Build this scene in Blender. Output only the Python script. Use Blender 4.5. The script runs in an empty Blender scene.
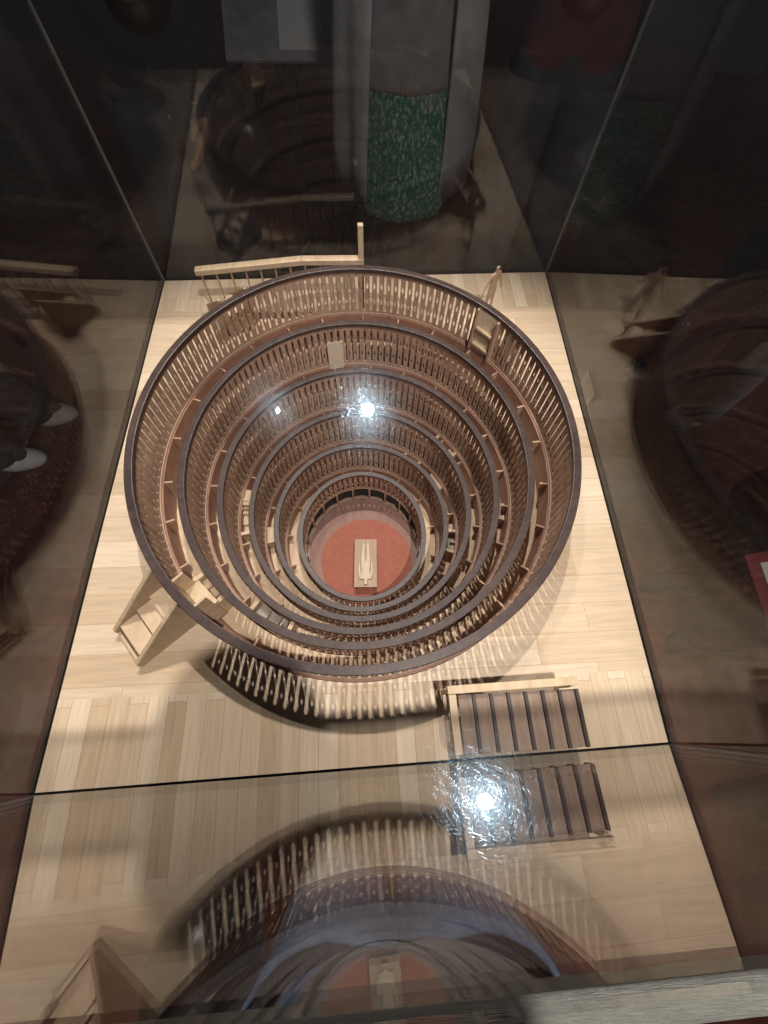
import bpy, bmesh, math, random
from mathutils import Vector, Matrix
random.seed(7)
PI = math.pi
scn = bpy.context.scene
COL = scn.collection

# ------------------------------------------------------------------ helpers
def link(o, parent=None):
    COL.objects.link(o)
    if parent is not None:
        o.parent = parent
    return o

def obj(name, bm, mat, parent=None, smooth=False, bevel=0.0, recalc=True):
    me = bpy.data.meshes.new(name)
    if recalc:
        bmesh.ops.recalc_face_normals(bm, faces=bm.faces)
    bm.to_mesh(me); bm.free()
    for m in (mat if isinstance(mat, (list, tuple)) else [mat]):
        me.materials.append(m)
    if smooth:
        for p in me.polygons:
            p.use_smooth = True
    o = link(bpy.data.objects.new(name, me), parent)
    if bevel:
        b = o.modifiers.new('bevel', 'BEVEL'); b.width = bevel; b.segments = 2
        b.limit_method = 'ANGLE'
    return o

def thing(name, label, cat, loc=(0, 0, 0), rotz=0.0, group=None):
    o = bpy.data.objects.new(name, None); COL.objects.link(o)
    o.empty_display_size = 0.05
    o.location = loc; o.rotation_euler = (0, 0, rotz)
    o['label'] = label; o['category'] = cat
    if group:
        o['group'] = group
    return o

def tag(o, label, cat, group=None):
    o['label'] = label; o['category'] = cat
    if group:
        o['group'] = group
    return o

def box(bm, x0, x1, y0, y1, z0, z1, M=None):
    vs = [bm.verts.new((x, y, z)) for z in (z0, z1) for x, y in ((x0, y0), (x1, y0), (x1, y1), (x0, y1))]
    for f in ((3, 2, 1, 0), (4, 5, 6, 7), (0, 1, 5, 4), (1, 2, 6, 5), (2, 3, 7, 6), (3, 0, 4, 7)):
        bm.faces.new([vs[i] for i in f])
    if M is not None:
        bmesh.ops.transform(bm, matrix=M, verts=vs)
    return vs

def prism(bm, pts, z0, z1):
    lo = [bm.verts.new((p[0], p[1], z0)) for p in pts]
    hi = [bm.verts.new((p[0], p[1], z1)) for p in pts]
    n = len(pts)
    bm.faces.new(lo[::-1]); bm.faces.new(hi)
    for i in range(n):
        bm.faces.new((lo[i], lo[(i+1) % n], hi[(i+1) % n], hi[i]))
    return lo + hi

def bar(bm, p, q, w, h, up=Vector((0, 0, 1))):
    """rectangular bar from p to q, width w, height h"""
    p, q = Vector(p), Vector(q)
    d = (q - p).normalized()
    s = d.cross(up)
    if s.length < 1e-4:
        s = Vector((1, 0, 0))
    s.normalize(); u = s.cross(d).normalized()
    vs = []
    for c in (p, q):
        for a, b in ((-1, -1), (1, -1), (1, 1), (-1, 1)):
            vs.append(bm.verts.new(c + s*(a*w/2) + u*(b*h/2)))
    for f in ((3, 2, 1, 0), (4, 5, 6, 7), (0, 1, 5, 4), (1, 2, 6, 5), (2, 3, 7, 6), (3, 0, 4, 7)):
        bm.faces.new([vs[i] for i in f])

def ring(bm, prof, n=160, t0=0.0, t1=2*PI):
    """sweep closed profile [(a,b,z)] around an ellipse"""
    full = abs(t1 - t0 - 2*PI) < 1e-6
    m = n if full else n + 1
    cols = []
    for i in range(m):
        t = t0 + (t1 - t0)*i/n
        cols.append([bm.verts.new((a*math.cos(t), b*math.sin(t), z)) for a, b, z in prof])
    k = len(prof)
    for i in range(n):
        A = cols[i]; B = cols[(i+1) % m]
        for j in range(k):
            bm.faces.new((A[j], B[j], B[(j+1) % k], A[(j+1) % k]))
    if not full:
        bm.faces.new(cols[0]); bm.faces.new(cols[-1][::-1])

def rect(a, b, w, z0, z1):          # profile: outer radii a,b , width w inwards
    return [(a, b, z0), (a, b, z1), (a-w, b-w, z1), (a-w, b-w, z0)]

# ------------------------------------------------------------------ materials
def newmat(name):
    m = bpy.data.materials.new(name); m.use_nodes = True
    nt = m.node_tree
    return m, nt, nt.nodes['Principled BSDF']

def N(nt, typ, **kw):
    n = nt.nodes.new(typ)
    for k, v in kw.items():
        if k in n.inputs.keys():
            n.inputs[k].default_value = v
        else:
            setattr(n, k, v)
    return n

def rgba(c):
    return (c[0], c[1], c[2], 1)

def wood(name, c1, c2, rough=0.5, scale=(40, 6, 40), bump=0.15, spec=0.4, blotch=0.5):
    m, nt, bs = newmat(name)
    tc = N(nt, 'ShaderNodeTexCoord'); mp = N(nt, 'ShaderNodeMapping')
    mp.inputs['Scale'].default_value = scale
    nt.links.new(tc.outputs['Object'], mp.inputs['Vector'])
    n1 = N(nt, 'ShaderNodeTexNoise', Scale=1.5, Detail=6.0, Roughness=0.65, Distortion=0.6)
    nt.links.new(mp.outputs[0], n1.inputs['Vector'])
    n2 = N(nt, 'ShaderNodeTexNoise', Scale=9.0, Detail=3.0)
    nt.links.new(tc.outputs['Object'], n2.inputs['Vector'])
    mx = N(nt, 'ShaderNodeMath', operation='MULTIPLY_ADD'); mx.inputs[1].default_value = blotch
    nt.links.new(n2.outputs['Fac'], mx.inputs[0]); nt.links.new(n1.outputs['Fac'], mx.inputs[2])
    sb = N(nt, 'ShaderNodeMath', operation='SUBTRACT'); sb.inputs[1].default_value = blotch*0.5
    nt.links.new(mx.outputs[0], sb.inputs[0])
    cr = N(nt, 'ShaderNodeValToRGB')
    cr.color_ramp.elements[0].position = 0.3; cr.color_ramp.elements[0].color = rgba(c1)
    cr.color_ramp.elements[1].position = 0.7; cr.color_ramp.elements[1].color = rgba(c2)
    nt.links.new(sb.outputs[0], cr.inputs[0])
    nt.links.new(cr.outputs[0], bs.inputs['Base Color'])
    bs.inputs['Roughness'].default_value = rough
    bs.inputs['Specular IOR Level'].default_value = spec
    b = N(nt, 'ShaderNodeBump', Strength=bump, Distance=0.001)
    nt.links.new(n1.outputs['Fac'], b.inputs['Height']); nt.links.new(b.outputs[0], bs.inputs['Normal'])
    return m

def plain(name, c, rough=0.6, spec=0.3, noise=0.25, nscale=30.0, metal=0.0):
    m, nt, bs = newmat(name)
    tc = N(nt, 'ShaderNodeTexCoord')
    n1 = N(nt, 'ShaderNodeTexNoise', Scale=nscale, Detail=5.0)
    nt.links.new(tc.outputs['Object'], n1.inputs['Vector'])
    cr = N(nt, 'ShaderNodeValToRGB')
    cr.color_ramp.elements[0].position = 0.25; cr.color_ramp.elements[1].position = 0.75
    cr.color_ramp.elements[0].color = rgba([v*(1-noise) for v in c])
    cr.color_ramp.elements[1].color = rgba([min(1, v*(1+noise)) for v in c])
    nt.links.new(n1.outputs['Fac'], cr.inputs[0]); nt.links.new(cr.outputs[0], bs.inputs['Base Color'])
    bs.inputs['Roughness'].default_value = rough
    bs.inputs['Specular IOR Level'].default_value = spec
    bs.inputs['Metallic'].default_value = metal
    return m

def glass(name, tint=(0.9, 0.9, 0.9), ior=1.5, scratches=0.0, film=0.0):
    m = bpy.data.materials.new(name); m.use_nodes = True
    nt = m.node_tree
    for n in list(nt.nodes):
        nt.nodes.remove(n)
    out = N(nt, 'ShaderNodeOutputMaterial')
    geo = N(nt, 'ShaderNodeNewGeometry')
    ir = N(nt, 'ShaderNodeMix', data_type='FLOAT')
    ir.inputs[2].default_value = ior; ir.inputs[3].default_value = 1.0/ior
    nt.links.new(geo.outputs['Backfacing'], ir.inputs[0])
    fr = N(nt, 'ShaderNodeFresnel'); nt.links.new(ir.outputs[0], fr.inputs['IOR'])
    tr = N(nt, 'ShaderNodeBsdfTransparent', Color=rgba(tint))
    gl = N(nt, 'ShaderNodeBsdfGlossy', Color=(1, 1, 1, 1), Roughness=0.0)
    mix = N(nt, 'ShaderNodeMixShader')
    nt.links.new(fr.outputs[0], mix.inputs[0]); nt.links.new(tr.outputs[0], mix.inputs[1]); nt.links.new(gl.outputs[0], mix.inputs[2])
    last = mix
    if scratches:
        tc = N(nt, 'ShaderNodeTexCoord')
        # fine hairline scratches in many directions
        prev = None
        for k in range(4):
            m0 = N(nt, 'ShaderNodeMapping'); m0.inputs['Rotation'].default_value = (0, 0, 0.4 + k*0.83)
            nt.links.new(tc.outputs['Object'], m0.inputs['Vector'])
            mp = N(nt, 'ShaderNodeMapping')
            mp.inputs['Scale'].default_value = (300 + 63*k, 2600 + 360*k, 1)
            nt.links.new(m0.outputs[0], mp.inputs['Vector'])
            nz = N(nt, 'ShaderNodeTexNoise', Scale=1.0, Detail=1.0)
            nt.links.new(mp.outputs[0], nz.inputs['Vector'])
            if prev is None:
                prev = nz.outputs['Fac']
            else:
                mxm = N(nt, 'ShaderNodeMath', operation='MAXIMUM')
                nt.links.new(prev, mxm.inputs[0]); nt.links.new(nz.outputs['Fac'], mxm.inputs[1])
                prev = mxm.outputs[0]
        rm = N(nt, 'ShaderNodeMapRange'); rm.inputs[1].default_value = 0.70; rm.inputs[2].default_value = 0.78
        rm.inputs[3].default_value = 0.045; rm.inputs[4].default_value = 1.0
        nt.links.new(prev, rm.inputs[0])
        ml = N(nt, 'ShaderNodeMath', operation='MULTIPLY'); ml.inputs[1].default_value = scratches
        nt.links.new(rm.outputs[0], ml.inputs[0])
        bp = N(nt, 'ShaderNodeBump', Strength=0.22, Distance=0.0001)
        nt.links.new(prev, bp.inputs['Height'])
        g2 = N(nt, 'ShaderNodeBsdfGlossy', Color=(0.50, 0.76, 1.0, 1), Roughness=0.13)
        nt.links.new(bp.outputs[0], g2.inputs['Normal'])
        mix2 = N(nt, 'ShaderNodeMixShader')
        nt.links.new(ml.outputs[0], mix2.inputs[0]); nt.links.new(last.outputs[0], mix2.inputs[1]); nt.links.new(g2.outputs[0], mix2.inputs[2])
        last = mix2
    if film:   # thin film of dust and finger marks
        tc = N(nt, 'ShaderNodeTexCoord')
        nz = N(nt, 'ShaderNodeTexNoise', Scale=7.0, Detail=6.0, Roughness=0.7)
        nt.links.new(tc.outputs['Object'], nz.inputs['Vector'])
        rm = N(nt, 'ShaderNodeMapRange'); rm.inputs[1].default_value = 0.42; rm.inputs[2].default_value = 0.8
        rm.inputs[3].default_value = film*0.3; rm.inputs[4].default_value = film*1.6
        nt.links.new(nz.outputs['Fac'], rm.inputs[0])
        df = N(nt, 'ShaderNodeBsdfDiffuse', Color=(0.6, 0.6, 0.6, 1))
        mix3 = N(nt, 'ShaderNodeMixShader')
        nt.links.new(rm.outputs[0], mix3.inputs[0]); nt.links.new(last.outputs[0], mix3.inputs[1]); nt.links.new(df.outputs[0], mix3.inputs[2])
        last = mix3
    nt.links.new(last.outputs[0], out.inputs['Surface'])
    return m

def planks(name):
    m, nt, bs = newmat(name)
    tc = N(nt, 'ShaderNodeTexCoord')
    sep = N(nt, 'ShaderNodeSeparateXYZ'); nt.links.new(tc.outputs['Object'], sep.inputs[0])
    cols = []; heights = []
    for k in range(2):
        mp = N(nt, 'ShaderNodeMapping')
        mp.inputs['Rotation'].default_value = (0, 0, 0 if k == 0 else PI/2)
        mp.inputs['Location'].default_value = (0.13, 0.012, 0)
        nt.links.new(tc.outputs['Object'], mp.inputs['Vector'])
        br = N(nt, 'ShaderNodeTexBrick')
        br.offset = 0.37; br.offset_frequency = 2; br.squash = 1.0
        br.inputs['Color1'].default_value = (0.60, 0.45, 0.305, 1)
        br.inputs['Color2'].default_value = (0.79, 0.645, 0.48, 1)
        br.inputs['Mortar'].default_value = (0.50, 0.36, 0.23, 1)
        br.inputs['Scale'].default_value = 1.0
        br.inputs['Mortar Size'].default_value = 0.0006
        br.inputs['Mortar Smooth'].default_value = 0.4
        br.inputs['Bias'].default_value = 0.0
        br.inputs['Brick Width'].default_value = 0.27 if k == 0 else 0.36
        br.inputs['Row Height'].default_value = 0.052 if k == 0 else 0.031
        nt.links.new(mp.outputs[0], br.inputs['Vector'])
        mg = N(nt, 'ShaderNodeMapping'); mg.inputs['Scale'].default_value = (9, 150, 1)
        nt.links.new(mp.outputs[0], mg.inputs['Vector'])
        # offset the grain of each plank by its tint
        ad = N(nt, 'ShaderNodeVectorMath', operation='MULTIPLY_ADD'); ad.inputs[1].default_value = (40, 40, 40)
        nt.links.new(br.outputs['Color'], ad.inputs[0]); nt.links.new(mg.outputs[0], ad.inputs[2])
        nz = N(nt, 'ShaderNodeTexNoise', Scale=1.0, Detail=5.0, Roughness=0.6, Distortion=0.8)
        nt.links.new(ad.outputs[0], nz.inputs['Vector'])
        rm = N(nt, 'ShaderNodeMapRange'); rm.inputs[1].default_value = 0.3; rm.inputs[2].default_value = 0.75
        rm.inputs[3].default_value = 0.80; rm.inputs[4].default_value = 1.06
        nt.links.new(nz.outputs['Fac'], rm.inputs[0])
        mu = N(nt, 'ShaderNodeMix', data_type='RGBA', blend_type='MULTIPLY'); mu.inputs[0].default_value = 1.0
        nt.links.new(br.outputs['Color'], mu.inputs[6]); nt.links.new(rm.outputs[0], mu.inputs[7])
        cols.append(mu.outputs[2]); heights.append(nz.outputs['Fac'])
    # outer bands run front to back, the middle runs across
    ab = N(nt, 'ShaderNodeMath', operation='ABSOLUTE'); nt.links.new(sep.outputs[1], ab.inputs[0])
    gt = N(nt, 'ShaderNodeMath', operation='GREATER_THAN'); gt.inputs[1].default_value = 0.445
    nt.links.new(ab.outputs[0], gt.inputs[0])
    mx = N(nt, 'ShaderNodeMix', data_type='RGBA')
    nt.links.new(gt.outputs[0], mx.inputs[0]); nt.links.new(cols[0], mx.inputs[6]); nt.links.new(cols[1], mx.inputs[7])
    nt.links.new(mx.outputs[2], bs.inputs['Base Color'])
    bs.inputs['Roughness'].default_value = 0.42
    bs.inputs['Specular IOR Level'].default_value = 0.25
    return m

M_floor = planks('maple_planks')
M_maple = wood('pale_maple', (0.50, 0.37, 0.24), (0.68, 0.53, 0.36), 0.5)
M_walk = wood('walkway_maple', (0.56, 0.41, 0.27), (0.72, 0.56, 0.39), 0.55, scale=(14, 14, 14))
M_stair = wood('stair_maple', (0.36, 0.255, 0.165), (0.50, 0.37, 0.25), 0.5)
M_bead = wood('bead_maple', (0.38, 0.28, 0.20), (0.50, 0.38, 0.28), 0.45)
M_rail = wood('dark_walnut', (0.036, 0.022, 0.020), (0.085, 0.055, 0.049), 0.38, scale=(60, 60, 30), spec=0.5)
M_slat = wood('brown_walnut', (0.33, 0.20, 0.138), (0.56, 0.37, 0.262), 0.5, scale=(90, 90, 12), bump=0.1)
M_mahog = wood('red_mahogany', (0.27, 0.13, 0.085), (0.40, 0.21, 0.145), 0.5, scale=(16, 16, 30))
M_board = wood('grey_brown_board', (0.19, 0.125, 0.09), (0.31, 0.22, 0.165), 0.55, scale=(60, 7, 60))
M_outer = wood('outer_mahogany', (0.20, 0.085, 0.045), (0.30, 0.14, 0.075), 0.45, scale=(20, 20, 4))
M_red = plain('pit_red', (0.41, 0.145, 0.098), 0.75, 0.2, 0.10, 60)
M_pit = wood('pit_red_hazed', (0.27, 0.145, 0.115), (0.36, 0.21, 0.17), 0.6)  # paler than the red: a haze of light put into the floor colour
M_black = plain('opening_black', (0.012, 0.011, 0.011), 0.5, 0.4, 0.2)  # black stands for the dark depth behind the pit openings
M_fin = plain('dark_stained_edge', (0.045, 0.030, 0.028), 0.5, 0.4, 0.2)
M_table = wood('table_tan', (0.40, 0.26, 0.17), (0.52, 0.36, 0.25), 0.5)
M_cream = plain('cream_wood', (0.72, 0.60, 0.44), 0.5, 0.3, 0.08, 90)
M_grey = wood('grey_stained_board', (0.26, 0.22, 0.18), (0.38, 0.33, 0.27), 0.5)
M_pane = glass('case_glass', (0.93, 0.93, 0.92), 1.46, film=0.0008)
M_lid = glass('lid_acrylic', (0.97, 0.97, 0.97), 1.45, scratches=0.020, film=0.0008)
M_edge, _nt, _bs = newmat('acrylic_edge')
_bs.inputs['Base Color'].default_value = (0.36, 0.37, 0.34, 1); _bs.inputs['Roughness'].default_value = 0.35
_bs.inputs['Transmission Weight'].default_value = 0.45
_n = N(_nt, 'ShaderNodeTexNoise', Scale=90.0, Detail=6.0)
_b = N(_nt, 'ShaderNodeBump', Strength=0.8, Distance=0.002)
_nt.links.new(_n.outputs['Fac'], _b.inputs['Height']); _nt.links.new(_b.outputs[0], _bs.inputs['Normal'])
M_seam = plain('seam_acrylic', (0.35, 0.36, 0.36), 0.25, 0.6, 0.2)
M_plinth = plain('plinth_black', (0.016, 0.014, 0.014), 0.9, 0.05, 0.2)
M_carpet = plain('dark_red_carpet', (0.085, 0.026, 0.022), 0.95, 0.1, 0.45, 22)

# ------------------------------------------------------------------ the setting
bm = bmesh.new()
for x0, x1, y0, y1 in ((-9, 9, -9, 9),):
    bm.faces.new([bm.verts.new(v) for v in ((x0, y0, -0.76), (x1, y0, -0.76), (x1, y1, -0.76), (x0, y1, -0.76))])
g = obj('ground', bm, M_carpet); g['kind'] = 'structure'

CORN = [(-0.502, -0.574), (0.495, -0.557), (0.525, 0.576), (-0.486, 0.557)]   # FL FR BR BL of the case floor
def inset(c, d):
    cx = sum(p[0] for p in c)/4; cy = sum(p[1] for p in c)/4
    return [(p[0] - d*(1 if p[0] > cx else -1), p[1] - d*(1 if p[1] > cy else -1)) for p in c]
TX, TY = 0.003, 0.0
A = [0.4145, 0.3678, 0.3277, 0.2856, 0.2440, 0.1907]
B = [0.4399, 0.3908, 0.3468, 0.3006, 0.2556, 0.2084]
Z = [0.1205, 0.0112, -0.1072, -0.2221, -0.3295, -0.4171]
BASE = [0.0040, -0.121, -0.246, -0.362, -0.455, -0.508]
BHS = [Z[i]-BASE[i] for i in range(6)]
NB = [150, 134, 118, 102, 86, 66]          # boards in each balustrade
PITZ = -0.578
bm = bmesh.new()
tops = []
for zz in (0.0, -0.006):
    o4 = [bm.verts.new((p[0], p[1], zz)) for p in CORN]
    inn = [bm.verts.new((TX+(A[0]+0.002)*math.cos(2*PI*k/160), TY+(B[0]+0.002)*math.sin(2*PI*k/160), zz)) for k in range(160)]
    es = [bm.edges.new((o4[k], o4[(k+1) % 4])) for k in range(4)]+[bm.edges.new((inn[k], inn[(k+1) % 160])) for k in range(160)]
    bmesh.ops.triangle_fill(bm, edges=es, use_beauty=True)
    tops.append((o4, inn))
for a_, b_ in zip(tops[0], tops[1]):
    n_ = len(a_)
    for k in range(n_):
        bm.faces.new((a_[k], a_[(k+1) % n_], b_[(k+1) % n_], b_[k]))
fl = obj('floor', bm, M_floor); fl['kind'] = 'structure'

# ------------------------------------------------------------------ display case
case = thing('display_case', 'tall glass display case with scratched clear lid enclosing the wooden theatre', 'display case', (0, 0, -0.76))
ZC = 0.76
OUT = inset(CORN, -0.005)
PO, PI_ = inset(CORN, -0.014), inset(CORN, 0.012)
bm = bmesh.new()
for k in range(4):
    prism(bm, [PO[k], PO[(k+1) % 4], PI_[(k+1) % 4], PI_[k]], 0.0, ZC-0.0075)
bmesh.ops.remove_doubles(bm, verts=bm.verts, dist=1e-5)
obj('plinth', bm, M_plinth, case)
LID = 0.600
def pane(a, b, z0, z1, name):
    a, b = Vector((a[0], a[1], 0)), Vector((b[0], b[1], 0))
    d = (b-a).normalized(); n = Vector((d.y, -d.x, 0))*0.003
    a = a + d*0.004; b = b - d*0.004
    bm = bmesh.new()
    prism(bm, [(a+n)[:2], (b+n)[:2], (b-n)[:2], (a-n)[:2]], z0, z1)
    return obj(name, bm, M_pane, case)
for i in range(4):
    pane(OUT[i], OUT[(i+1) % 4], ZC-0.013, ZC+LID-0.004, 'pane')
for p in OUT:
    bm = bmesh.new(); box(bm, p[0]-0.0022, p[0]+0.0022, p[1]-0.0022, p[1]+0.0022, ZC-0.007, ZC+LID-0.004)
    obj('corner_seam', bm, M_seam, case)
bm = bmesh.new(); prism(bm, inset(OUT, -0.004), ZC+LID, ZC+LID+0.006)
obj('lid', bm, M_lid, case)
# scuffed clear label stuck inside the right pane
M_label = glass('clear_label', (0.85, 0.85, 0.85), 1.4, film=0.07)
d_ = (Vector(OUT[2])-Vector(OUT[1])).normalized(); c_ = Vector(OUT[1])+d_*((0.14-OUT[1][1])/d_.y)
nn = Vector((-d_.y, d_.x))*0.0036
bm = bmesh.new()
p0, p1 = c_+nn-d_*0.034, c_+nn+d_*0.034
prism(bm, [p0, p1, p1+nn*0.12, p0+nn*0.12], ZC+0.024, ZC+0.062)
obj('clear_label', bm, M_label, case)
# clear acrylic ledge glued across the front pane
a, b = Vector((*OUT[0], 0)), Vector((*OUT[1], 0))
bm = bmesh.new()
bar(bm, (a.x-0.004, a.y-0.0088, ZC+LID-0.008), (b.x+0.004, b.y-0.0088, ZC+LID-0.008), 0.011, 0.012)
obj('edge_strip', bm, M_edge, case, bevel=0.002)

# ------------------------------------------------------------------ anatomical theatre
theatre = thing('anatomical_theatre', 'oval funnel shaped wooden model theatre with six tiers of pierced balustrades and dark rails', 'theatre model', (TX, TY, 0))

def balustrade(i):
    """thin boards with two tear-drop holes each, gaps between them: one pierced sheet"""
    a, b = A[i]-0.0050, B[i]-0.0050
    z0, h, n, t = Z[i]-BHS[i], BHS[i]-0.003, NB[i], 0.0045
    bm = bmesh.new()
    def P(u, v, d):
        th = 2*PI*u/n
        return ((a-d)*math.cos(th), (b-d)*math.sin(th), z0+v*h)
    polys = []
    GAP = 0.185
    for k in range(n):
        c = k+0.5
        L, R = k+GAP, k+1-GAP
        holes = ((0.20, 0.36), (0.56, 0.73))
        v = 0.055
        polys.append([(k, 0), (c, 0), (k+1, 0), (k+1, v), (R, v), (c, v), (L, v), (k, v)])
        hw = 0.15
        for h0, h1 in holes:
            polys.append([(L, v), (c, v), (R, v), (R, h0), (c, h0), (L, h0)])
            m0, m1 = h0+0.03, h0+0.085
            polys.append([(L, h0), (c, h0), (c-hw, m0), (c-hw, m1), (c-0.05, h1-0.02), (c, h1), (L, h1)])
            polys.append([(R, h1), (c, h1), (c+0.05, h1-0.02), (c+hw, m1), (c+hw, m0), (c, h0), (R, h0)])
            v = h1
        polys.append([(L, v), (c, v), (R, v), (R, 0.86), (c, 0.86), (L, 0.86)])
        polys.append([(L, 0.86), (c, 0.86), (R, 0.86), (k+1, 0.90), (k+1, 1), (c, 1), (k, 1), (k, 0.90)])
    # front and back sheets share an edge table so that open edges can be walled
    edges = {}
    vf, vb = {}, {}
    def key(p):
        return (round((p[0] % n), 4), round(p[1], 4))
    def gv(tab, p, d):
        kx = key(p)
        if kx not in tab:
            tab[kx] = bm.verts.new(P(p[0], p[1], d))
        return tab[kx]
    for pl in polys:
        f = [gv(vf, p, 0) for p in pl]; r = [gv(vb, p, t) for p in pl]
        bm.faces.new(f); bm.faces.new(r[::-1])
        m = len(pl)
        for j in range(m):
            k1, k2 = key(pl[j]), key(pl[(j+1) % m])
            e = (k1, k2) if k1 < k2 else (k2, k1)
            edges[e] = edges.get(e, 0)+1
    for (k1, k2), c in edges.items():
        if c == 1:
            bm.faces.new((vf[k1], vf[k2], vb[k2], vb[k1]))
    return bm

for i in range(6):
    # the walkway floor of tier i lies outside its rail; build it as the tier's body
    if i == 0:
        bm = bmesh.new()
        ring(bm, [(A[0]+0.001, B[0]+0.001, -0.006), (A[0]+0.001, B[0]+0.001, -0.0002),
                  (A[0]-0.012, B[0]-0.012, -0.0002), (A[0]-0.012, B[0]-0.012, -0.006)])
        tier = obj('rim_base', bm, M_mahog, theatre)
    else:
        bm = bmesh.new()
        zf = Z[i]-0.078
        ring(bm, [(A[i-1]-0.012, B[i-1]-0.012, zf-0.006), (A[i-1]-0.012, B[i-1]-0.012, zf),
                  (A[i]+0.0005, B[i]+0.0005, zf), (A[i]+0.0005, B[i]+0.0005, zf-0.006)])
        tier = obj('walkway', bm, M_walk, theatre)
        # pale boards added behind the lower balustrade so its gaps catch bright flecks
        bm = bmesh.new()
        ring(bm, [(A[i]+0.006, B[i]+0.006, BASE[i]+0.0005), (A[i]+0.006, B[i]+0.006, zf-0.0065),
                  (A[i]+0.003, B[i]+0.003, zf-0.0065), (A[i]+0.003, B[i]+0.003, BASE[i]+0.0005)])
        obj('added_backing', bm, M_walk, tier)
        # wall behind the walkway, up to the base of the balustrade above
        bm = bmesh.new()
        zt = Z[i-1]-BHS[i-1]-0.0045
        ring(bm, [(A[i-1]-0.011, B[i-1]-0.011, zf+0.0005), (A[i-1]-0.011, B[i-1]-0.011, zt),
                  (A[i-1]-0.015, B[i-1]-0.015, zt), (A[i-1]-0.015, B[i-1]-0.015, zf+0.0005)])
        obj('back_wall', bm, M_mahog, tier)
        # little brackets that reach in from the back wall
        nb = int(round(2*PI*A[i-1]/0.100))
        for k in range(nb):
            th = 2*PI*(k+0.35)/nb + random.uniform(-.02, .02)
            c, s = math.cos(th), math.sin(th)
            p0 = Vector(((A[i-1]-0.0148)*c, (B[i-1]-0.0148)*s, 0))
            nrm = Vector((c, s, 0)); L = 0.0165; w = 0.0018
            tn = Vector((-s, c, 0))*w
            bmk = bmesh.new()
            zt2 = Z[i-1]-BHS[i-1]-0.006
            q0, q1, q2, q3 = p0+Vector((0, 0, zt2)), p0-nrm*L+Vector((0, 0, zt2)), p0-nrm*(L*0.75)+Vector((0, 0, zt2-0.020)), p0+Vector((0, 0, zt2-0.055))
            va = [bmk.verts.new(q+tn) for q in (q0, q1, q2, q3)]; vb_ = [bmk.verts.new(q-tn) for q in (q0, q1, q2, q3)]
            bmk.faces.new(va); bmk.faces.new(vb_[::-1])
            for j in range(4):
                bmk.faces.new((va[j], va[(j+1) % 4], vb_[(j+1) % 4], vb_[j]))
            obj('bracket', bmk, M_table, tier)
    bm = bmesh.new(); ring(bm, rect(A[i], B[i], 0.0145, Z[i]-0.005, Z[i]+0.004), 200)
    obj('handrail', bm, M_rail, tier, bevel=0.0012)
    obj('balustrade', balustrade(i), M_slat, tier)
    bm = bmesh.new(); ring(bm, rect(A[i]-0.0035, B[i]-0.0035, 0.0080, Z[i]-BHS[i]-0.0038, Z[i]-BHS[i]-0.0002), 200)
    obj('base_rail', bm, M_bead, tier, bevel=0.0005)

# pit: red floor with painted pale haze, black wall for dark openings between posts
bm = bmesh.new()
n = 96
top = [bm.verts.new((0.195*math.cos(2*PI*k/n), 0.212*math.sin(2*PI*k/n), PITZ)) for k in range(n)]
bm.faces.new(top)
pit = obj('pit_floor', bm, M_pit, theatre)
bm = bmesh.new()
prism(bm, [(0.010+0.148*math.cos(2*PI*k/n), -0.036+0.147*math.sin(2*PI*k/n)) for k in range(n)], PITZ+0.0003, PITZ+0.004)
obj('red_disc', bm, M_red, theatre)  # stretch of the red floor left clear of the painted haze
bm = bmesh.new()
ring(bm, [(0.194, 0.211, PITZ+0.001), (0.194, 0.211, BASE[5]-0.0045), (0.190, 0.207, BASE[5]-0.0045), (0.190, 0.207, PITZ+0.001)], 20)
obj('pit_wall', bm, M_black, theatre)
for k in range(20):
    th = 2*PI*k/20 + 0.16
    bm = bmesh.new(); c, s = math.cos(th), math.sin(th)
    bar(bm, (0.180*c, 0.197*s, PITZ+0.0002), (0.180*c, 0.197*s, BASE[5]-0.0042), 0.006, 0.006)
    obj('pit_post', bm, M_table, theatre)
bm = bmesh.new(); ring(bm, [(0.184, 0.2005, PITZ+0.0002), (0.184, 0.2005, PITZ+0.003), (0.1795, 0.196, PITZ+0.003), (0.1795, 0.196, PITZ+0.0002)], 20)
obj('pit_kerb', bm, M_bead, theatre)

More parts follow.
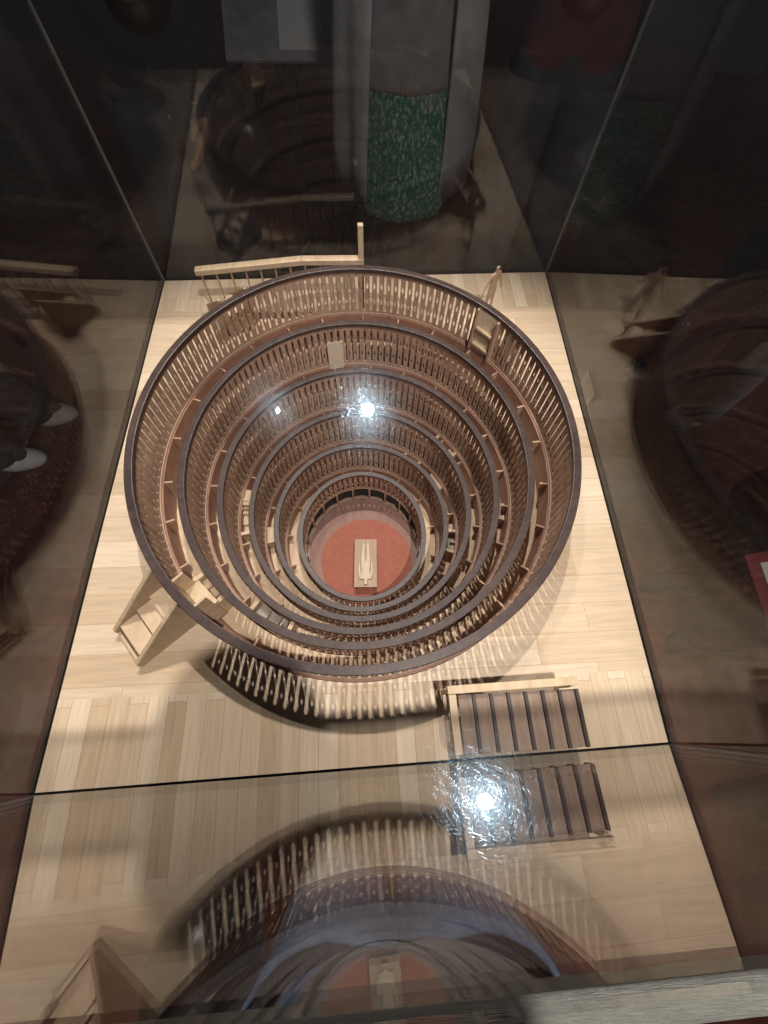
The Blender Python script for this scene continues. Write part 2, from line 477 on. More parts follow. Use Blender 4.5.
# stairs between tiers: two radial cheek boards with pale top edges, landing and steps between
def tier_stair(i, deg, span, ext=0.0, steps=3, mat=None):
    """across the walkway inside the wall of tier i (0-based), at azimuth deg"""
    a1, b1 = A[i]-0.0155, B[i]-0.0155
    a0, b0 = A[i+1]+0.0015, B[i+1]+0.0015
    zb = Z[i+1]-0.0775; zt = Z[i]-BHS[i]-0.002
    st = obj_empty = None
    holder = None
    for s in (-0.5, 0.5):
        th = math.radians(deg+s*span); c, sn = math.cos(th), math.sin(th)
        bm = bmesh.new()
        bar(bm, (a1*c, b1*sn, (zb+zt)/2), (a0*c, b0*sn, (zb+zt)/2), 0.0036, zt-zb-0.003)
        o = obj('stair_cheek', bm, M_maple, theatre)
        bm = bmesh.new()
        bar(bm, (a1*c, b1*sn, zt), (a0*c, b0*sn, zt), 0.0085, 0.0030)
        obj('edge_trim', bm, M_maple, o)
    for k in range(steps):
        f0, f1 = k/steps, (k+1)/steps
        zz = zb+(zt-zb)*(0.2+0.55*(1-f0))
        bm = bmesh.new(); pts = []
        t0, t1 = math.radians(deg-span*0.42), math.radians(deg+span*0.42)
        def E(f, t):
            return ((a0+(a1-a0)*f)*math.cos(t), (b0+(b1-b0)*f)*math.sin(t))
        # steps climb along the walkway
        u0, u1 = t0+(t1-t0)*f0, t0+(t1-t0)*f1
        prism(bm, [E(0.03, u0), E(0.97, u0), E(0.97, u1), E(0.03, u1)], zb, zz)
        obj('stair_step', bm, mat or M_maple, theatre)

tier_stair(2, 182, 17)
tier_stair(3, 348, 13, mat=M_grey)
tier_stair(2, 36, 13)
tier_stair(1, 236, 15, mat=M_grey)
tier_stair(0, 222, 9)
tier_stair(3, 52, 11)
def landing(i, deg, span, h):
    bm = bmesh.new(); t0, t1 = math.radians(deg-span/2), math.radians(deg+span/2); pts = []
    for a_, b_, t in ((A[i]+0.002, B[i]+0.002, t0), (A[i-1]-0.0155, B[i-1]-0.0155, t0), (A[i-1]-0.0155, B[i-1]-0.0155, t1), (A[i]+0.002, B[i]+0.002, t1)):
        pts.append((a_*math.cos(t), b_*math.sin(t)))
    prism(bm, pts, Z[i]-0.0775, Z[i]-0.0775+h)
    obj('landing', bm, M_maple, theatre, bevel=0.001)
landing(4, 184, 10, 0.045); landing(4, 30, 12, 0.04); landing(3, 322, 9, 0.03); landing(3, 172, 8, 0.05); landing(2, 350, 7, 0.03)

# pale hatch on the second balustrade and entrance box on the first
def panel(i, deg, w, z0, z1, off, mat, name, th=0.003):
    t = math.radians(deg)
    c = Vector(((A[i]-off)*math.cos(t), (B[i]-off)*math.sin(t), 0))
    nrm = Vector((math.cos(t)/A[i], math.sin(t)/B[i], 0)).normalized(); tn = Vector((-nrm.y, nrm.x, 0))
    M = Matrix(((tn.x, nrm.x, 0, c.x), (tn.y, nrm.y, 0, c.y), (0, 0, 1, 0), (0, 0, 0, 1)))
    bm = bmesh.new(); box(bm, -w/2, w/2, -th, 0, z0, z1, M)
    return obj(name, bm, mat, theatre, bevel=0.0004), M
panel(1, 98.5, 0.041, -0.130, -0.038, 0.0125, M_cream, 'hatch')
ent, Me = panel(0, 42.0, 0.060, 0.004, 0.1155, 0.0105, M_cream, 'entrance')
for zz in (0.022, 0.066):
    bm = bmesh.new(); box(bm, -0.022, 0.022, -0.012, -0.0035, zz, zz+0.006, Me)
    obj('entrance_step', bm, M_maple, ent)
for sx in (-1, 1):
    bm = bmesh.new(); box(bm, sx*0.0285-0.002, sx*0.0285+0.002, -0.012, -0.0033, 0.0052, 0.1152, Me)
    obj('entrance_cheek', bm, M_table, ent)
ent, Me = panel(0, 226, 0.058, 0.020, 0.1155, 0.0105, M_maple, 'entrance')
for sx in (-1, 1):
    bm = bmesh.new(); box(bm, sx*0.0285-0.002, sx*0.0285+0.002, -0.024, -0.0033, 0.0052, 0.1152, Me)
    obj('entrance_cheek', bm, M_maple, ent)
bm = bmesh.new(); box(bm, -0.026, 0.026, -0.030, -0.0033, 0.055, 0.062, Me)
obj('entrance_step', bm, M_maple, ent)

# ------------------------------------------------------------------ outside staircases
def staircase(label, loc, ang, length, height, width, nst, mat_in, fade=0.02):
    """origin at the foot; climbs along local +x"""
    t = thing('staircase', label, 'staircase', loc, ang, 'staircases outside the theatre')
    for s in (-1, 1):
        bm = bmesh.new()
        y0 = s*width/2
        pts = [(0, 0), (length, 0), (length, height), (0, fade)]
        va = [bm.verts.new((x, y0-0.003, z)) for x, z in pts]; vb = [bm.verts.new((x, y0+0.003, z)) for x, z in pts]
        bm.faces.new(va[::-1]); bm.faces.new(vb)
        for j in range(4):
            bm.faces.new((va[j], va[(j+1) % 4], vb[(j+1) % 4], vb[j]))
        sp = obj('side_panel', bm, mat_in, t, bevel=0.0006)
        bm = bmesh.new()
        bar(bm, (0.001, y0, fade+0.0015), (length, y0, height+0.0015), 0.0066, 0.003)
        obj('edge_trim', bm, M_maple, sp)
    for x0, x1, zh in ((0.014, 0.046, 0.030), (0.050, 0.078, 0.040), (0.080, length-0.002, 0.052)):
        bm = bmesh.new(); box(bm, x0, x1, -width/2+0.0034, width/2-0.0034, 0.0, zh)
        obj('step', bm, M_walk, t, bevel=0.0006)
    bm = bmesh.new(); box(bm, 0.0005, 0.005, -width/2+0.0032, width/2-0.0032, 0.0, fade*0.6)
    obj('kick_board', bm, M_maple, t)
    return t
staircase('open wooden staircase between two triangular boards, in front left of the theatre', (-0.398, -0.369, 0), math.radians(40), 0.117, 0.112, 0.073, 4, M_stair)
staircase('brown wooden staircase mostly hidden behind the rim, beside the standing wooden man', (0.388, 0.338, 0), math.radians(220), 0.095, 0.10, 0.07, 4, M_outer)
staircase('pale wooden staircase half hidden behind the rim under the long handrail', (-0.330, 0.462, 0), math.radians(-54), 0.105, 0.10, 0.065, 4, M_stair)

# long handrail on thin balusters with an upright end post
rl = thing('wooden_railing', 'long pale handrail on thin balusters with upright end post behind the theatre', 'railing', (-0.357, 0.452, 0))
pts = [(0.0, 0.0, 0.103), (0.245, 0.004, 0.124), (0.385, 0.004, 0.124)]
bm = bmesh.new()
for p, q_ in zip(pts[:-1], pts[1:]):
    bar(bm, p, q_, 0.019, 0.012)
obj('handrail', bm, M_maple, rl, bevel=0.001)
bm = bmesh.new(); bar(bm, (0.381, 0.004, 0.0), (0.381, 0.004, 0.205), 0.012, 0.012, up=Vector((0, 1, 0)))
obj('end_post', bm, M_maple, rl, bevel=0.001)
for k in range(11):
    x = 0.010+0.0345*k
    zt = 0.097+0.021*min(1, x/0.245)
    bm = bmesh.new(); bar(bm, (x, 0.0, 0.0), (x, 0.0, zt), 0.0032, 0.0032, up=Vector((0, 1, 0)))
    obj('baluster', bm, M_table, rl)

# ------------------------------------------------------------------ slatted frame in the front right corner
fr = thing('slatted_frame', 'low pale wooden frame holding brown slats, beside the front glass', 'slatted frame', (0, 0, 0))
X0, X1, Y0, Y1 = 0.129, 0.331, -0.551, -0.4585
HZ = 0.074
bm = bmesh.new(); bar(bm, (X0, Y1-0.005, HZ), (X1+0.002, Y1-0.001, HZ), 0.012, 0.010)
obj('frame_bar', bm, M_maple, fr, bevel=0.0008)
bm = bmesh.new(); bar(bm, (X0+0.0065, Y1-0.0115, HZ), (X0+0.0075, Y0, HZ), 0.0115, 0.010)
obj('frame_bar', bm, M_maple, fr, bevel=0.0008)
for lx, ly in ((X0+0.005, Y1-0.006), (X1-0.004, Y1-0.006), (X0+0.006, Y0+0.005)):
    bm = bmesh.new(); bar(bm, (lx, ly, 0.0), (lx, ly, HZ-0.0055), 0.007, 0.007, up=Vector((0, 1, 0)))
    obj('leg', bm, M_maple, fr)
ns = 7
xs = X0+0.0140
for k in range(ns):
    xa = xs+(X1-xs)*k/ns; xb = xs+(X1-xs)*(k+1)/ns
    bm = bmesh.new(); prism(bm, [(xa+0.0034, Y0), (xb-0.0022, Y0), (xb-0.0022, Y1-0.0122), (xa+0.0034, Y1-0.0122)], HZ-0.012, HZ-0.008)
    obj('slat', bm, M_board, fr, bevel=0.0005)
    bm = bmesh.new(); prism(bm, [(xb-0.0021, Y0), (xb+0.0028, Y0), (xb+0.0028, Y1-0.0123), (xb-0.0021, Y1-0.0123)], HZ-0.030, HZ-0.003)
    obj('divider', bm, M_fin, fr)

# ------------------------------------------------------------------ people
def human_bm(arms, legs=((0, 0), (0, 0)), hands=True, nose=True):
    """Skin-modifier body, 1.70 m tall, facing local -y. arms: two (elbow, wrist) offsets from the shoulder."""
    me = bpy.data.meshes.new('tmp'); V = []; Eg = []; Rr = []
    def v(p, r, par=None):
        V.append(p); Rr.append(r if isinstance(r, tuple) else (r, r)); k = len(V)-1
        if par is not None:
            Eg.append((par, k))
        return k
    pel = v((0, 0, 0.95), (0.155, 0.11)); sp = v((0, 0.005, 1.14), (0.135, 0.10), pel)
    ch = v((0, 0.01, 1.33), (0.155, 0.115), sp); nb = v((0, 0.012, 1.455), (0.07, 0.06), ch)
    nk = v((0, 0.0, 1.52), (0.052, 0.055), nb); hd = v((0, -0.012, 1.60), (0.072, 0.088), nk)
    ht = v((0, -0.004, 1.665), (0.066, 0.078), hd)
    hp = []
    for si, s in enumerate((-1, 1)):
        sh = v((s*0.165, 0.012, 1.405), 0.062, ch)
        (e, w) = arms[si]
        el = v((s*0.165+s*e[0], 0.012+e[1], 1.405+e[2]), 0.043, sh)
        ex = Vector(V[el]); wp = ex+Vector((s*w[0], w[1], w[2]))
        wr = v(tuple(wp), 0.028, el)
        d = (wp-ex).normalized()
        pm = wp+d*0.075
        if hands:
            pk = v(tuple(wp+d*0.045), (0.034, 0.020), wr)
            side = d.cross(Vector((s, 0.0, 0.0)))
            if side.length < 0.1:
                side = Vector((0, -1, 0))
            side.normalize()
            if side.y > 0:
                side = -side
            nrm = d.cross(side).normalized()
            if nrm.x*s > 0:
                nrm = -nrm           # palm faces the body: fingers curl that way
            for j, (off, L) in enumerate(((0.027, 0.070), (0.009, 0.080), (-0.009, 0.074), (-0.026, 0.058))):
                b0 = wp+d*0.078+side*off
                k1 = v(tuple(b0), 0.0095, pk)
                k2 = v(tuple(b0+d*L*0.5+nrm*0.010), 0.0088, k1)
                v(tuple(b0+d*L*0.90+nrm*0.030), 0.0075, k2)
            t1 = v(tuple(wp+d*0.035+side*0.040+nrm*0.006), 0.011, pk)
            v(tuple(wp+d*0.075+side*0.056+nrm*0.018), 0.009, t1)
        hp.append((wp, d))
        dx, dy = legs[si]
        hi = v((s*0.088, 0.0, 0.87), (0.092, 0.098), pel)
        kn = v((s*(0.095+dx*0.5), -0.012+dy*0.45, 0.49), 0.060, hi)
        an = v((s*(0.10+dx), 0.012+dy, 0.095), 0.042, kn)
        v((s*(0.115+dx), -0.12+dy, 0.045), (0.036, 0.028), an)
    me.from_pydata(V, Eg, [])
    o = bpy.data.objects.new('tmp', me); COL.objects.link(o)
    md = o.modifiers.new('s', 'SKIN'); md.use_smooth_shade = True
    sv = me.skin_vertices[0].data
    for k, r in enumerate(Rr):
        sv[k].radius = r
    sv[0].use_root = True
    ss = o.modifiers.new('u', 'SUBSURF'); ss.levels = 2; ss.render_levels = 2
    dg = bpy.context.evaluated_depsgraph_get()
    m2 = bpy.data.meshes.new_from_object(o.evaluated_get(dg))
    bpy.data.objects.remove(o); bpy.data.meshes.remove(me)
    return m2, hp

def ellipsoid(bm, c, r, nu=20, nv=12, fn=None):
    grid = []
    for i in range(nv+1):
        ph = -PI/2+PI*i/nv
        row = []
        for j in range(nu):
            th = 2*PI*j/nu
            p = Vector((math.cos(ph)*math.cos(th)*r[0], math.cos(ph)*math.sin(th)*r[1], math.sin(ph)*r[2]))
            if fn:
                p = fn(p)
            row.append(bm.verts.new(p+Vector(c)))
        grid.append(row)
    for i in range(nv):
        for j in range(nu):
            try:
                bm.faces.new((grid[i][j], grid[i][(j+1) % nu], grid[i+1][(j+1) % nu], grid[i+1][j]))
            except ValueError:
                pass
    bmesh.ops.remove_doubles(bm, verts=bm.verts, dist=1e-5)

def garment(rows, ripple, n=56, t0=0.0, t1=2*PI, seed=0):
    """loft of ellipses (z, rx, ry, yoff); open when t0..t1 is not a full turn"""
    bm = bmesh.new(); full = abs(t1-t0-2*PI) < 1e-6
    m = n if full else n+1
    rows_v = []
    for z, rx, ry, yo in rows:
        rv = []
        f = (rows[0][0]-z)/(rows[0][0]-rows[-1][0])
        for i in range(m):
            t = t0+(t1-t0)*i/n
            k = 1+ripple*f*(math.sin(7*t+seed)+0.5*math.sin(12*t+2*seed+3*z))
            rv.append(bm.verts.new((rx*k*math.cos(t), yo+ry*k*math.sin(t), z)))
        rows_v.append(rv)
    for a_, b_ in zip(rows_v[:-1], rows_v[1:]):
        for i in range(n):
            bm.faces.new((a_[i], a_[(i+1) % m], b_[(i+1) % m], b_[i]))
    return bm

def fabric(name, c, noise=0.3, sc=18, rough=0.85):
    return plain(name, c, rough, 0.15, noise, sc)
M_skin = plain('skin', (0.42, 0.24, 0.17), 0.55, 0.35, 0.08, 12)
M_hair = plain('dark_hair', (0.03, 0.02, 0.015), 0.5, 0.4, 0.4, 60)
M_eye = plain('eye_white', (0.6, 0.58, 0.55), 0.2, 0.5, 0.02)
F_black = fabric('black_cloth', (0.012, 0.012, 0.014))
F_dark = fabric('dark_trousers', (0.06, 0.062, 0.075))
F_grey = fabric('grey_cloth', (0.32, 0.32, 0.32), 0.25)
F_mid = fabric('mid_grey_cloth', (0.20, 0.195, 0.19), 0.3)
F_pale = fabric('pale_grey_knit', (0.55, 0.55, 0.54), 0.2)
F_slate = fabric('slate_cloth', (0.26, 0.26, 0.30), 0.3)
F_jeans = fabric('blue_denim', (0.13, 0.19, 0.32), 0.3, 40)
F_olive = fabric('olive_cloth', (0.055, 0.060, 0.042), 0.3)
F_maroon = fabric('maroon_cloth', (0.12, 0.035, 0.035), 0.3)
F_white = fabric('white_leather', (0.8, 0.8, 0.8), 0.15)
F_red = plain('red_card', (0.17, 0.018, 0.03), 0.5, 0.3, 0.1)
F_paper = plain('white_paper', (0.65, 0.65, 0.65), 0.7, 0.2, 0.05)
F_leather = plain('black_leather', (0.010, 0.010, 0.011), 0.35, 0.5, 0.2)
# green cloth with pale flecks
F_green, _nt, _bs = newmat('flecked_green_cloth')
_tc = N(_nt, 'ShaderNodeTexCoord'); _mp = N(_nt, 'ShaderNodeMapping'); _mp.inputs['Scale'].default_value = (120, 120, 70)
_mp.inputs['Rotation'].default_value = (0.2, 0.5, 0.3)
_nt.links.new(_tc.outputs['Object'], _mp.inputs[0])
_nz = N(_nt, 'ShaderNodeTexNoise', Scale=1.0, Detail=3.0, Roughness=0.6, Distortion=0.4); _nt.links.new(_mp.outputs[0], _nz.inputs[0])
_cr = N(_nt, 'ShaderNodeValToRGB'); _e = _cr.color_ramp.elements
_e[0].position = 0.5; _e[0].color = (0.015, 0.24, 0.16, 1); _e[1].position = 0.64; _e[1].color = (0.55, 0.68, 0.62, 1)
_nt.links.new(_nz.outputs['Fac'], _cr.inputs[0]); _nt.links.new(_cr.outputs[0], _bs.inputs['Base Color']); _bs.inputs['Roughness'].default_value = 0.8

DOWN = (((0.05, 0.01, -0.28), (0.01, -0.05, -0.25)),)*2
BACK = (((0.03, 0.09, -0.26), (-0.08, 0.14, -0.18)),)*2
def person(label, loc, rz, top, legs_m, shoe, hair=None, arms=DOWN, legs=((0, 0), (0, 0)), scale=1.0, lean=0.0, skirt=False):
    t = thing('person', label, 'person', loc, rz)
    t.scale = (scale,)*3
    me, hp = human_bm(arms, legs)
    me.name = 'body'
    for m in (M_skin, top, legs_m):
        me.materials.append(m)
    for p in me.polygons:
        c = p.center
        near_hand = any((c-(w+d*0.09)).length < 0.105 for w, d in hp)
        p.material_index = 0 if (c.z > 1.485 or near_hand) else (1 if (c.z > 0.93 or abs(c.x) > 0.215) else 2)
        p.use_smooth = True
    b = link(bpy.data.objects.new('body', me), t)
    bm = bmesh.new()
    ellipsoid(bm, (0, 0.012, 1.645), (0.086, 0.100, 0.085), fn=lambda p: Vector((p.x, p.y, p.z if p.z > 0 or p.y > 0.0 else p.z*0.25)))
    obj('hair', bm, hair or M_hair, t, smooth=True)
    for s in (-1, 1):
        bm = bmesh.new(); ellipsoid(bm, (s*0.030, -0.092, 1.612), (0.012, 0.008, 0.008), 10, 6); obj('eye', bm, M_eye, t, smooth=True)
        bm = bmesh.new(); ellipsoid(bm, (s*0.078, 0.0, 1.60), (0.010, 0.020, 0.030), 10, 8); obj('ear', bm, M_skin, t, smooth=True)
    bm = bmesh.new(); ellipsoid(bm, (0, -0.104, 1.588), (0.012, 0.018, 0.024), 10, 8); obj('nose', bm, M_skin, t, smooth=True)
    bm = bmesh.new(); ellipsoid(bm, (0, -0.094, 1.552), (0.024, 0.010, 0.007), 10, 8); obj('mouth', bm, F_maroon, t, smooth=True)
    for si, s in enumerate((-1, 1)):
        dx, dy = legs[si]
        if not skirt:
            bm = bmesh.new(); rws = []
            for f in [k/14 for k in range(15)]:
                z = 0.90-0.845*f
                cx_ = s*(0.088+(0.012+dx)*f); cy_ = (-0.012*min(1, 2*f)+0.024*max(0, f-0.5)*2)+dy*f-0.006
                r = 0.106-0.030*f+0.003*math.sin(17*f+2*si)
                rws.append([bm.verts.new((cx_+r*math.cos(2*PI*j/24), cy_+(r*1.08)*math.sin(2*PI*j/24)-0.016*max(0, f-0.85)/0.15, z+0.008*math.sin(2*PI*j/24+f*9)*f)) for j in range(24)])
            for r0, r1 in zip(rws[:-1], rws[1:]):
                for j in range(24):
                    bm.faces.new((r0[j], r0[(j+1) % 24], r1[(j+1) % 24], r1[j]))
            tl = obj('trouser_leg', bm, legs_m, t, smooth=True)
            tl.modifiers.new('thick', 'SOLIDIFY').thickness = 0.005
        def shp(p):
            k = 1.0+0.25*max(0, -p.y/0.14)*0.3
            return Vector((p.x*k*(1-0.25*max(0, p.y/0.14)), p.y, max(p.z*(1.0 if p.y > -0.02 else 0.75), -0.03)))
        bm = bmesh.new(); ellipsoid(bm, (s*(0.108+dx), -0.045+dy, 0.03+0.0), (0.048, 0.122, 0.060), 20, 12, fn=shp)
        obj('shoe', bm, shoe, t, smooth=True)
    if lean:                       # bend the upper body forward at the hips
        for ch in t.children:
            for v_ in ch.data.vertices:
                v_.co.y -= lean*max(0.0, v_.co.z-0.92)**1.15
    return t

GZ = -0.76
person('person in dark trousers and pale grey shoes seen through the left glass', (-1.42, 0.60, GZ), math.radians(92), F_black, F_dark, F_white, legs=((0.0, 0.0), (0.0, -0.08)))
person('person in slate trousers and grey shoes seen through the right glass', (1.46, 0.76, GZ), math.radians(-88), F_dark, F_slate, F_white, legs=((0.02, -0.05), (0.03, 0.03)))
p3 = person('person in a long olive coat holding a red folder, seen through the right glass', (1.18, -0.20, GZ), math.radians(-80), F_olive, F_black, F_black,
       arms=(((0.05, 0.02, -0.28), (0.0, -0.16, -0.16)), ((0.05, 0.0, -0.28), (0.01, -0.06, -0.24))))
o = obj('coat', garment([(1.42, 0.20, 0.13, 0.01), (1.2, 0.20, 0.15, 0), (0.95, 0.22, 0.17, 0), (0.7, 0.25, 0.20, 0), (0.5, 0.27, 0.22, 0)], 0.04, seed=2), F_olive, p3, smooth=True)
o.modifiers.new('thick', 'SOLIDIFY').thickness = 0.008
p4 = person('person in a flecked green skirt and long open pale cardigan behind the back glass', (0.190, 1.30, GZ), math.radians(0), F_grey, F_black, F_leather, skirt=True,
       arms=(((0.03, 0.09, -0.26), (-0.08, 0.14, -0.18)),)*2)
o = obj('skirt', garment([(0.97, 0.145, 0.11, -0.01), (0.90, 0.162, 0.135, -0.01), (0.75, 0.175, 0.15, -0.01), (0.58, 0.18, 0.155, -0.01), (0.545, 0.17, 0.145, -0.01), (0.53, 0.155, 0.13, -0.01)], 0.03, seed=1), F_green, p4, smooth=True)
o.modifiers.new('thick', 'SOLIDIFY').thickness = 0.006
o = obj('jumper', garment([(1.44, 0.145, 0.10, 0.0), (1.25, 0.15, 0.115, -0.01), (1.0, 0.155, 0.128, -0.01), (0.93, 0.166, 0.138, -0.01), (0.905, 0.168, 0.142, -0.01)], 0.02, seed=6), F_grey, p4, smooth=True)
o.modifiers.new('thick', 'SOLIDIFY').thickness = 0.006
o = obj('cardigan', garment([(1.44, 0.18, 0.13, 0.01), (1.2, 0.205, 0.16, 0.01), (0.95, 0.225, 0.18, 0.015), (0.72, 0.24, 0.185, 0.02), (0.60, 0.235, 0.18, 0.02)], 0.05, t0=-PI/2+0.56, t1=3*PI/2-0.56, seed=4), F_pale, p4, smooth=True)
o.modifiers.new('thick', 'SOLIDIFY').thickness = 0.008
p5 = person('person in black clothes holding a black bag, behind the back glass at the left', (-0.53, 1.22, GZ), math.radians(0), F_black, F_dark, F_leather,
       arms=(((0.03, 0.09, -0.26), (-0.08, 0.14, -0.18)), ((-0.01, 0.0, -0.30), (-0.05, -0.10, -0.23))))
person('person in a dark maroon jumper behind the back glass at the right', (0.70, 1.34, GZ), math.radians(-12), F_maroon, F_dark, F_black, arms=BACK)
person('person in blue jeans and a grey jumper standing close in front of the case', (0.04, -0.84, GZ), math.radians(180), F_mid, F_jeans, F_leather, legs=((0, -0.04), (0, 0)),
       arms=(((0.06, 0.05, -0.26), (-0.10, 0.14, -0.10)),)*2, lean=0.30)
o = obj('jumper', garment([(1.44, 0.15, 0.12, 0.01), (1.25, 0.165, 0.14, -0.01), (1.05, 0.165, 0.15, -0.02), (1.03, 0.155, 0.145, -0.02), (1.0, 0.145, 0.135, -0.02)], 0.03, seed=3), F_mid, bpy.data.objects['person.006'], smooth=True)
o.modifiers.new('thick', 'SOLIDIFY').thickness = 0.008
bm = bmesh.new()
ellipsoid(bm, (0, 0, 0), (0.06, 0.11, 0.10), 28, 18, fn=lambda p: Vector((p.x, math.copysign(abs(p.y/0.11)**0.6*0.11, p.y), math.copysign(abs(p.z/0.10)**0.6*0.10, p.z))))
sb = tag(obj('shoulder_bag', bm, F_leather, smooth=True), 'black shoulder bag hanging at the hip of the person in blue jeans', 'bag')
sb.location = (-0.20, -0.78, 0.06)
bm = bmesh.new(); bar(bm, (0.03, -0.02, 0.09), (0.16, -0.08, 0.58), 0.03, 0.004, up=Vector((1, 0, 0))); obj('strap', bm, F_leather, sb)

# bag held by the person in black
bm = bmesh.new()
ellipsoid(bm, (0, 0, 0), (0.085, 0.05, 0.12), 28, 18, fn=lambda p: Vector((math.copysign(abs(p.x/0.085)**0.6*0.085, p.x), p.y, math.copysign(abs(p.z/0.12)**0.6*0.12, p.z))))
bag = tag(obj('handbag', bm, F_leather, smooth=True), 'black leather handbag carried by the person in black at the left', 'bag')
bag.location = (-0.315, 1.05, 0.03)
bm = bmesh.new()
prev = None
for k in range(12):
    t0, t1 = PI*k/12, PI*(k+1)/12
    bar(bm, (0.05*math.cos(t0), 0, 0.10+0.10*math.sin(t0)), (0.05*math.cos(t1), 0, 0.10+0.10*math.sin(t1)), 0.014, 0.006, up=Vector((0, 1, 0)))
obj('strap', bm, F_leather, bag)
# red folder with a white sheet
bm = bmesh.new(); box(bm, -0.012, 0.012, -0.10, 0.10, -0.075, 0.075)
fo = tag(obj('folder', bm, F_red, bevel=0.003), 'red folder with a white sheet on it held beside the right glass', 'folder')
fo.location = (0.99, -0.29, -0.155); fo.rotation_euler = (0.2, 0.9, 0.2)
bm = bmesh.new(); box(bm, -0.0145, -0.0128, -0.065, 0.075, -0.05, 0.06)
obj('sheet', bm, F_paper, fo)
# sheets on a reading stand in the dark behind
st = thing('reading_stand', 'grey reading stand with a white sheet in the dark behind the case', 'stand', (-0.22, 1.75, GZ))
bm = bmesh.new(); box(bm, -0.02, 0.02, -0.02, 0.02, 0.012, 0.86); obj('post', bm, F_black, st, bevel=0.003)
bm = bmesh.new(); box(bm, -0.16, 0.16, -0.13, 0.13, 0.0, 0.012); obj('base_plate', bm, F_black, st, bevel=0.003)
Mt = Matrix.Translation((0, 0, 0.90)) @ Matrix.Rotation(math.radians(35), 4, 'X')
bm = bmesh.new(); box(bm, -0.20, 0.20, -0.16, 0.16, -0.008, 0.008, Mt); bd = obj('board', bm, F_slate, st, bevel=0.003)
bm = bmesh.new(); box(bm, -0.01, 0.14, -0.13, 0.10, 0.009, 0.011, Mt); obj('sheet', bm, F_paper, bd)

# ------------------------------------------------------------------ little wooden figures and the table
t = thing('dissection_table', 'small tan table on the red pit floor under the cream figure', 'table', (TX+0.0065, TY-0.056, PITZ+0.0042), math.radians(-2))
bm = bmesh.new(); box(bm, -0.0360, 0.0360, -0.080, 0.080, 0.032, 0.038); obj('table_top', bm, M_table, t, bevel=0.001)
for sx in (-1, 1):
    for sy in (-1, 1):
        bm = bmesh.new(); box(bm, sx*0.029-0.003, sx*0.029+0.003, sy*0.072-0.003, sy*0.072+0.003, 0.0, 0.0318); obj('leg', bm, M_fin, t)
me, _ = human_bm((((0.04, 0.0, -0.28), (-0.01, -0.03, -0.24)),)*2, legs=((-0.03, 0.0), (-0.03, 0.0)))
me.name = 'lying_figure'
K = 0.088
for v_ in me.vertices:        # lay it on its back, head towards the front glass
    x, y, z = v_.co
    v_.co = (x*K*1.12, (0.85-z)*K, max(-y*K*0.55, -0.0045)+0.0046)
me.materials.append(M_cream)
for p in me.polygons:
    p.use_smooth = True
lf = link(bpy.data.objects.new('lying_figure', me))
lf.location = (TX+0.0065, TY-0.058, PITZ+0.0424); lf.rotation_euler = (0, 0, math.radians(-2))
tag(lf, 'small cream wooden figure lying on its back on the pit table', 'figure')
me, _ = human_bm((((0.15, 0.0, -0.22), (0.12, -0.02, -0.20)), ((0.12, 0.0, -0.24), (0.10, -0.02, -0.22))), legs=((0.06, 0.0), (0.10, 0.0)))
me.name = 'standing_figure'
K = 0.083
for v_ in me.vertices:
    x, y, z = v_.co
    v_.co = (x*K, y*K*0.5, z*K)
me.materials.append(M_table)
for p in me.polygons:
    p.use_smooth = True
sf = link(bpy.data.objects.new('standing_figure', me))
sf.location = (0.334, 0.412, 0.0); sf.rotation_euler = (0, 0, math.radians(38))
tag(sf, 'flat wooden cut out man standing on the floor behind the rim', 'figure')

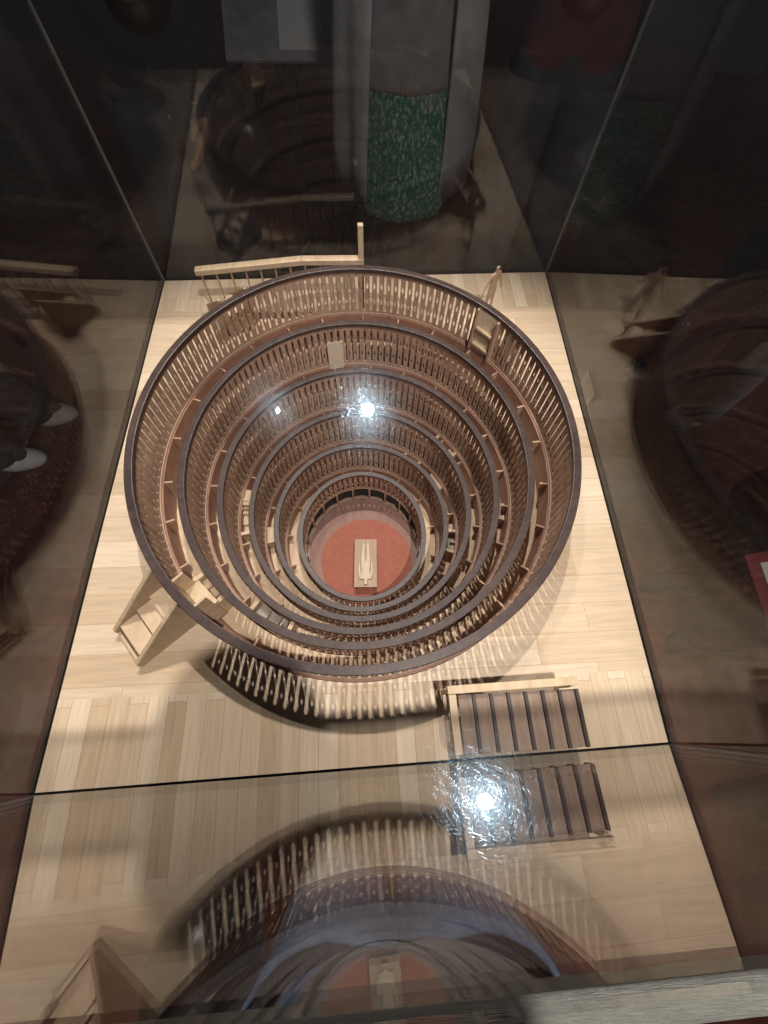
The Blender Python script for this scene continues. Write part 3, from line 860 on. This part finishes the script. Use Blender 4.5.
# ------------------------------------------------------------------ light
def point(name, loc, power, radius, color):
    l = bpy.data.lights.new(name, 'POINT'); l.energy = power; l.shadow_soft_size = radius; l.color = color
    o = bpy.data.objects.new(name, l); o.location = loc; COL.objects.link(o); return o
def spot(name, loc, target, power, radius, color, deg, blend=0.4):
    l = bpy.data.lights.new(name, 'SPOT'); l.energy = power; l.shadow_soft_size = radius; l.color = color
    l.spot_size = math.radians(deg); l.spot_blend = blend
    o = bpy.data.objects.new(name, l); o.location = loc
    o.rotation_euler = (Vector(target)-Vector(loc)).to_track_quat('-Z', 'Y').to_euler()
    COL.objects.link(o); return o
WARM = (1.0, 0.925, 0.845)
spot('gallery_spot', (0.048, 0.977, 2.3), (0, 0.0, 0.0), 200.0, 0.031, WARM, 42, 0.4)
spot('gallery_spot', (0.42, -0.81, 2.3), (0.05, -0.15, 0.0), 222.0, 0.024, WARM, 38, 0.5)
spot('gallery_spot', (-0.43, 0.99, 2.3), (0.0, 0.0, 0.0), 75.0, 0.009, WARM, 34, 0.5)
point('visitor_fill', (0.9, -2.7, 2.7), 190.0, 0.25, (1.0, 0.93, 0.88))  # unseen fill light added to brighten the visitors outside the glass

w = bpy.data.worlds.new('World'); scn.world = w; w.use_nodes = True
w.node_tree.nodes['Background'].inputs[0].default_value = (0.9, 0.92, 1.0, 1)
w.node_tree.nodes['Background'].inputs[1].default_value = 0.015

# ------------------------------------------------------------------ camera (solved from the case corners)
f, p_, t_, r_ = 433.27, 0.4306026, -0.1065275, 0.0623657
cam = bpy.data.cameras.new('camera'); cam.sensor_fit = 'HORIZONTAL'; cam.sensor_width = 36
cam.lens = f/768*36; cam.clip_start = 0.002; cam.clip_end = 200
co = bpy.data.objects.new('camera', cam); COL.objects.link(co)
R = Matrix.Rotation(t_, 4, 'Z') @ Matrix.Rotation(p_, 4, 'X') @ Matrix.Rotation(r_, 4, 'Z')
co.matrix_world = Matrix.Translation((0.0124, -0.4860, 0.7890)) @ R
scn.camera = co

scn.view_settings.view_transform = 'Standard'; scn.view_settings.look = 'None'
scn.view_settings.exposure = 0.0; scn.view_settings.gamma = 1.0
scn.render.engine = 'CYCLES'
cy = scn.cycles
cy.max_bounces = 14; cy.transparent_max_bounces = 40; cy.glossy_bounces = 6; cy.diffuse_bounces = 4
cy.caustics_reflective = False; cy.caustics_refractive = False
cy.use_denoising = True
cy.sample_clamp_indirect = 6.0
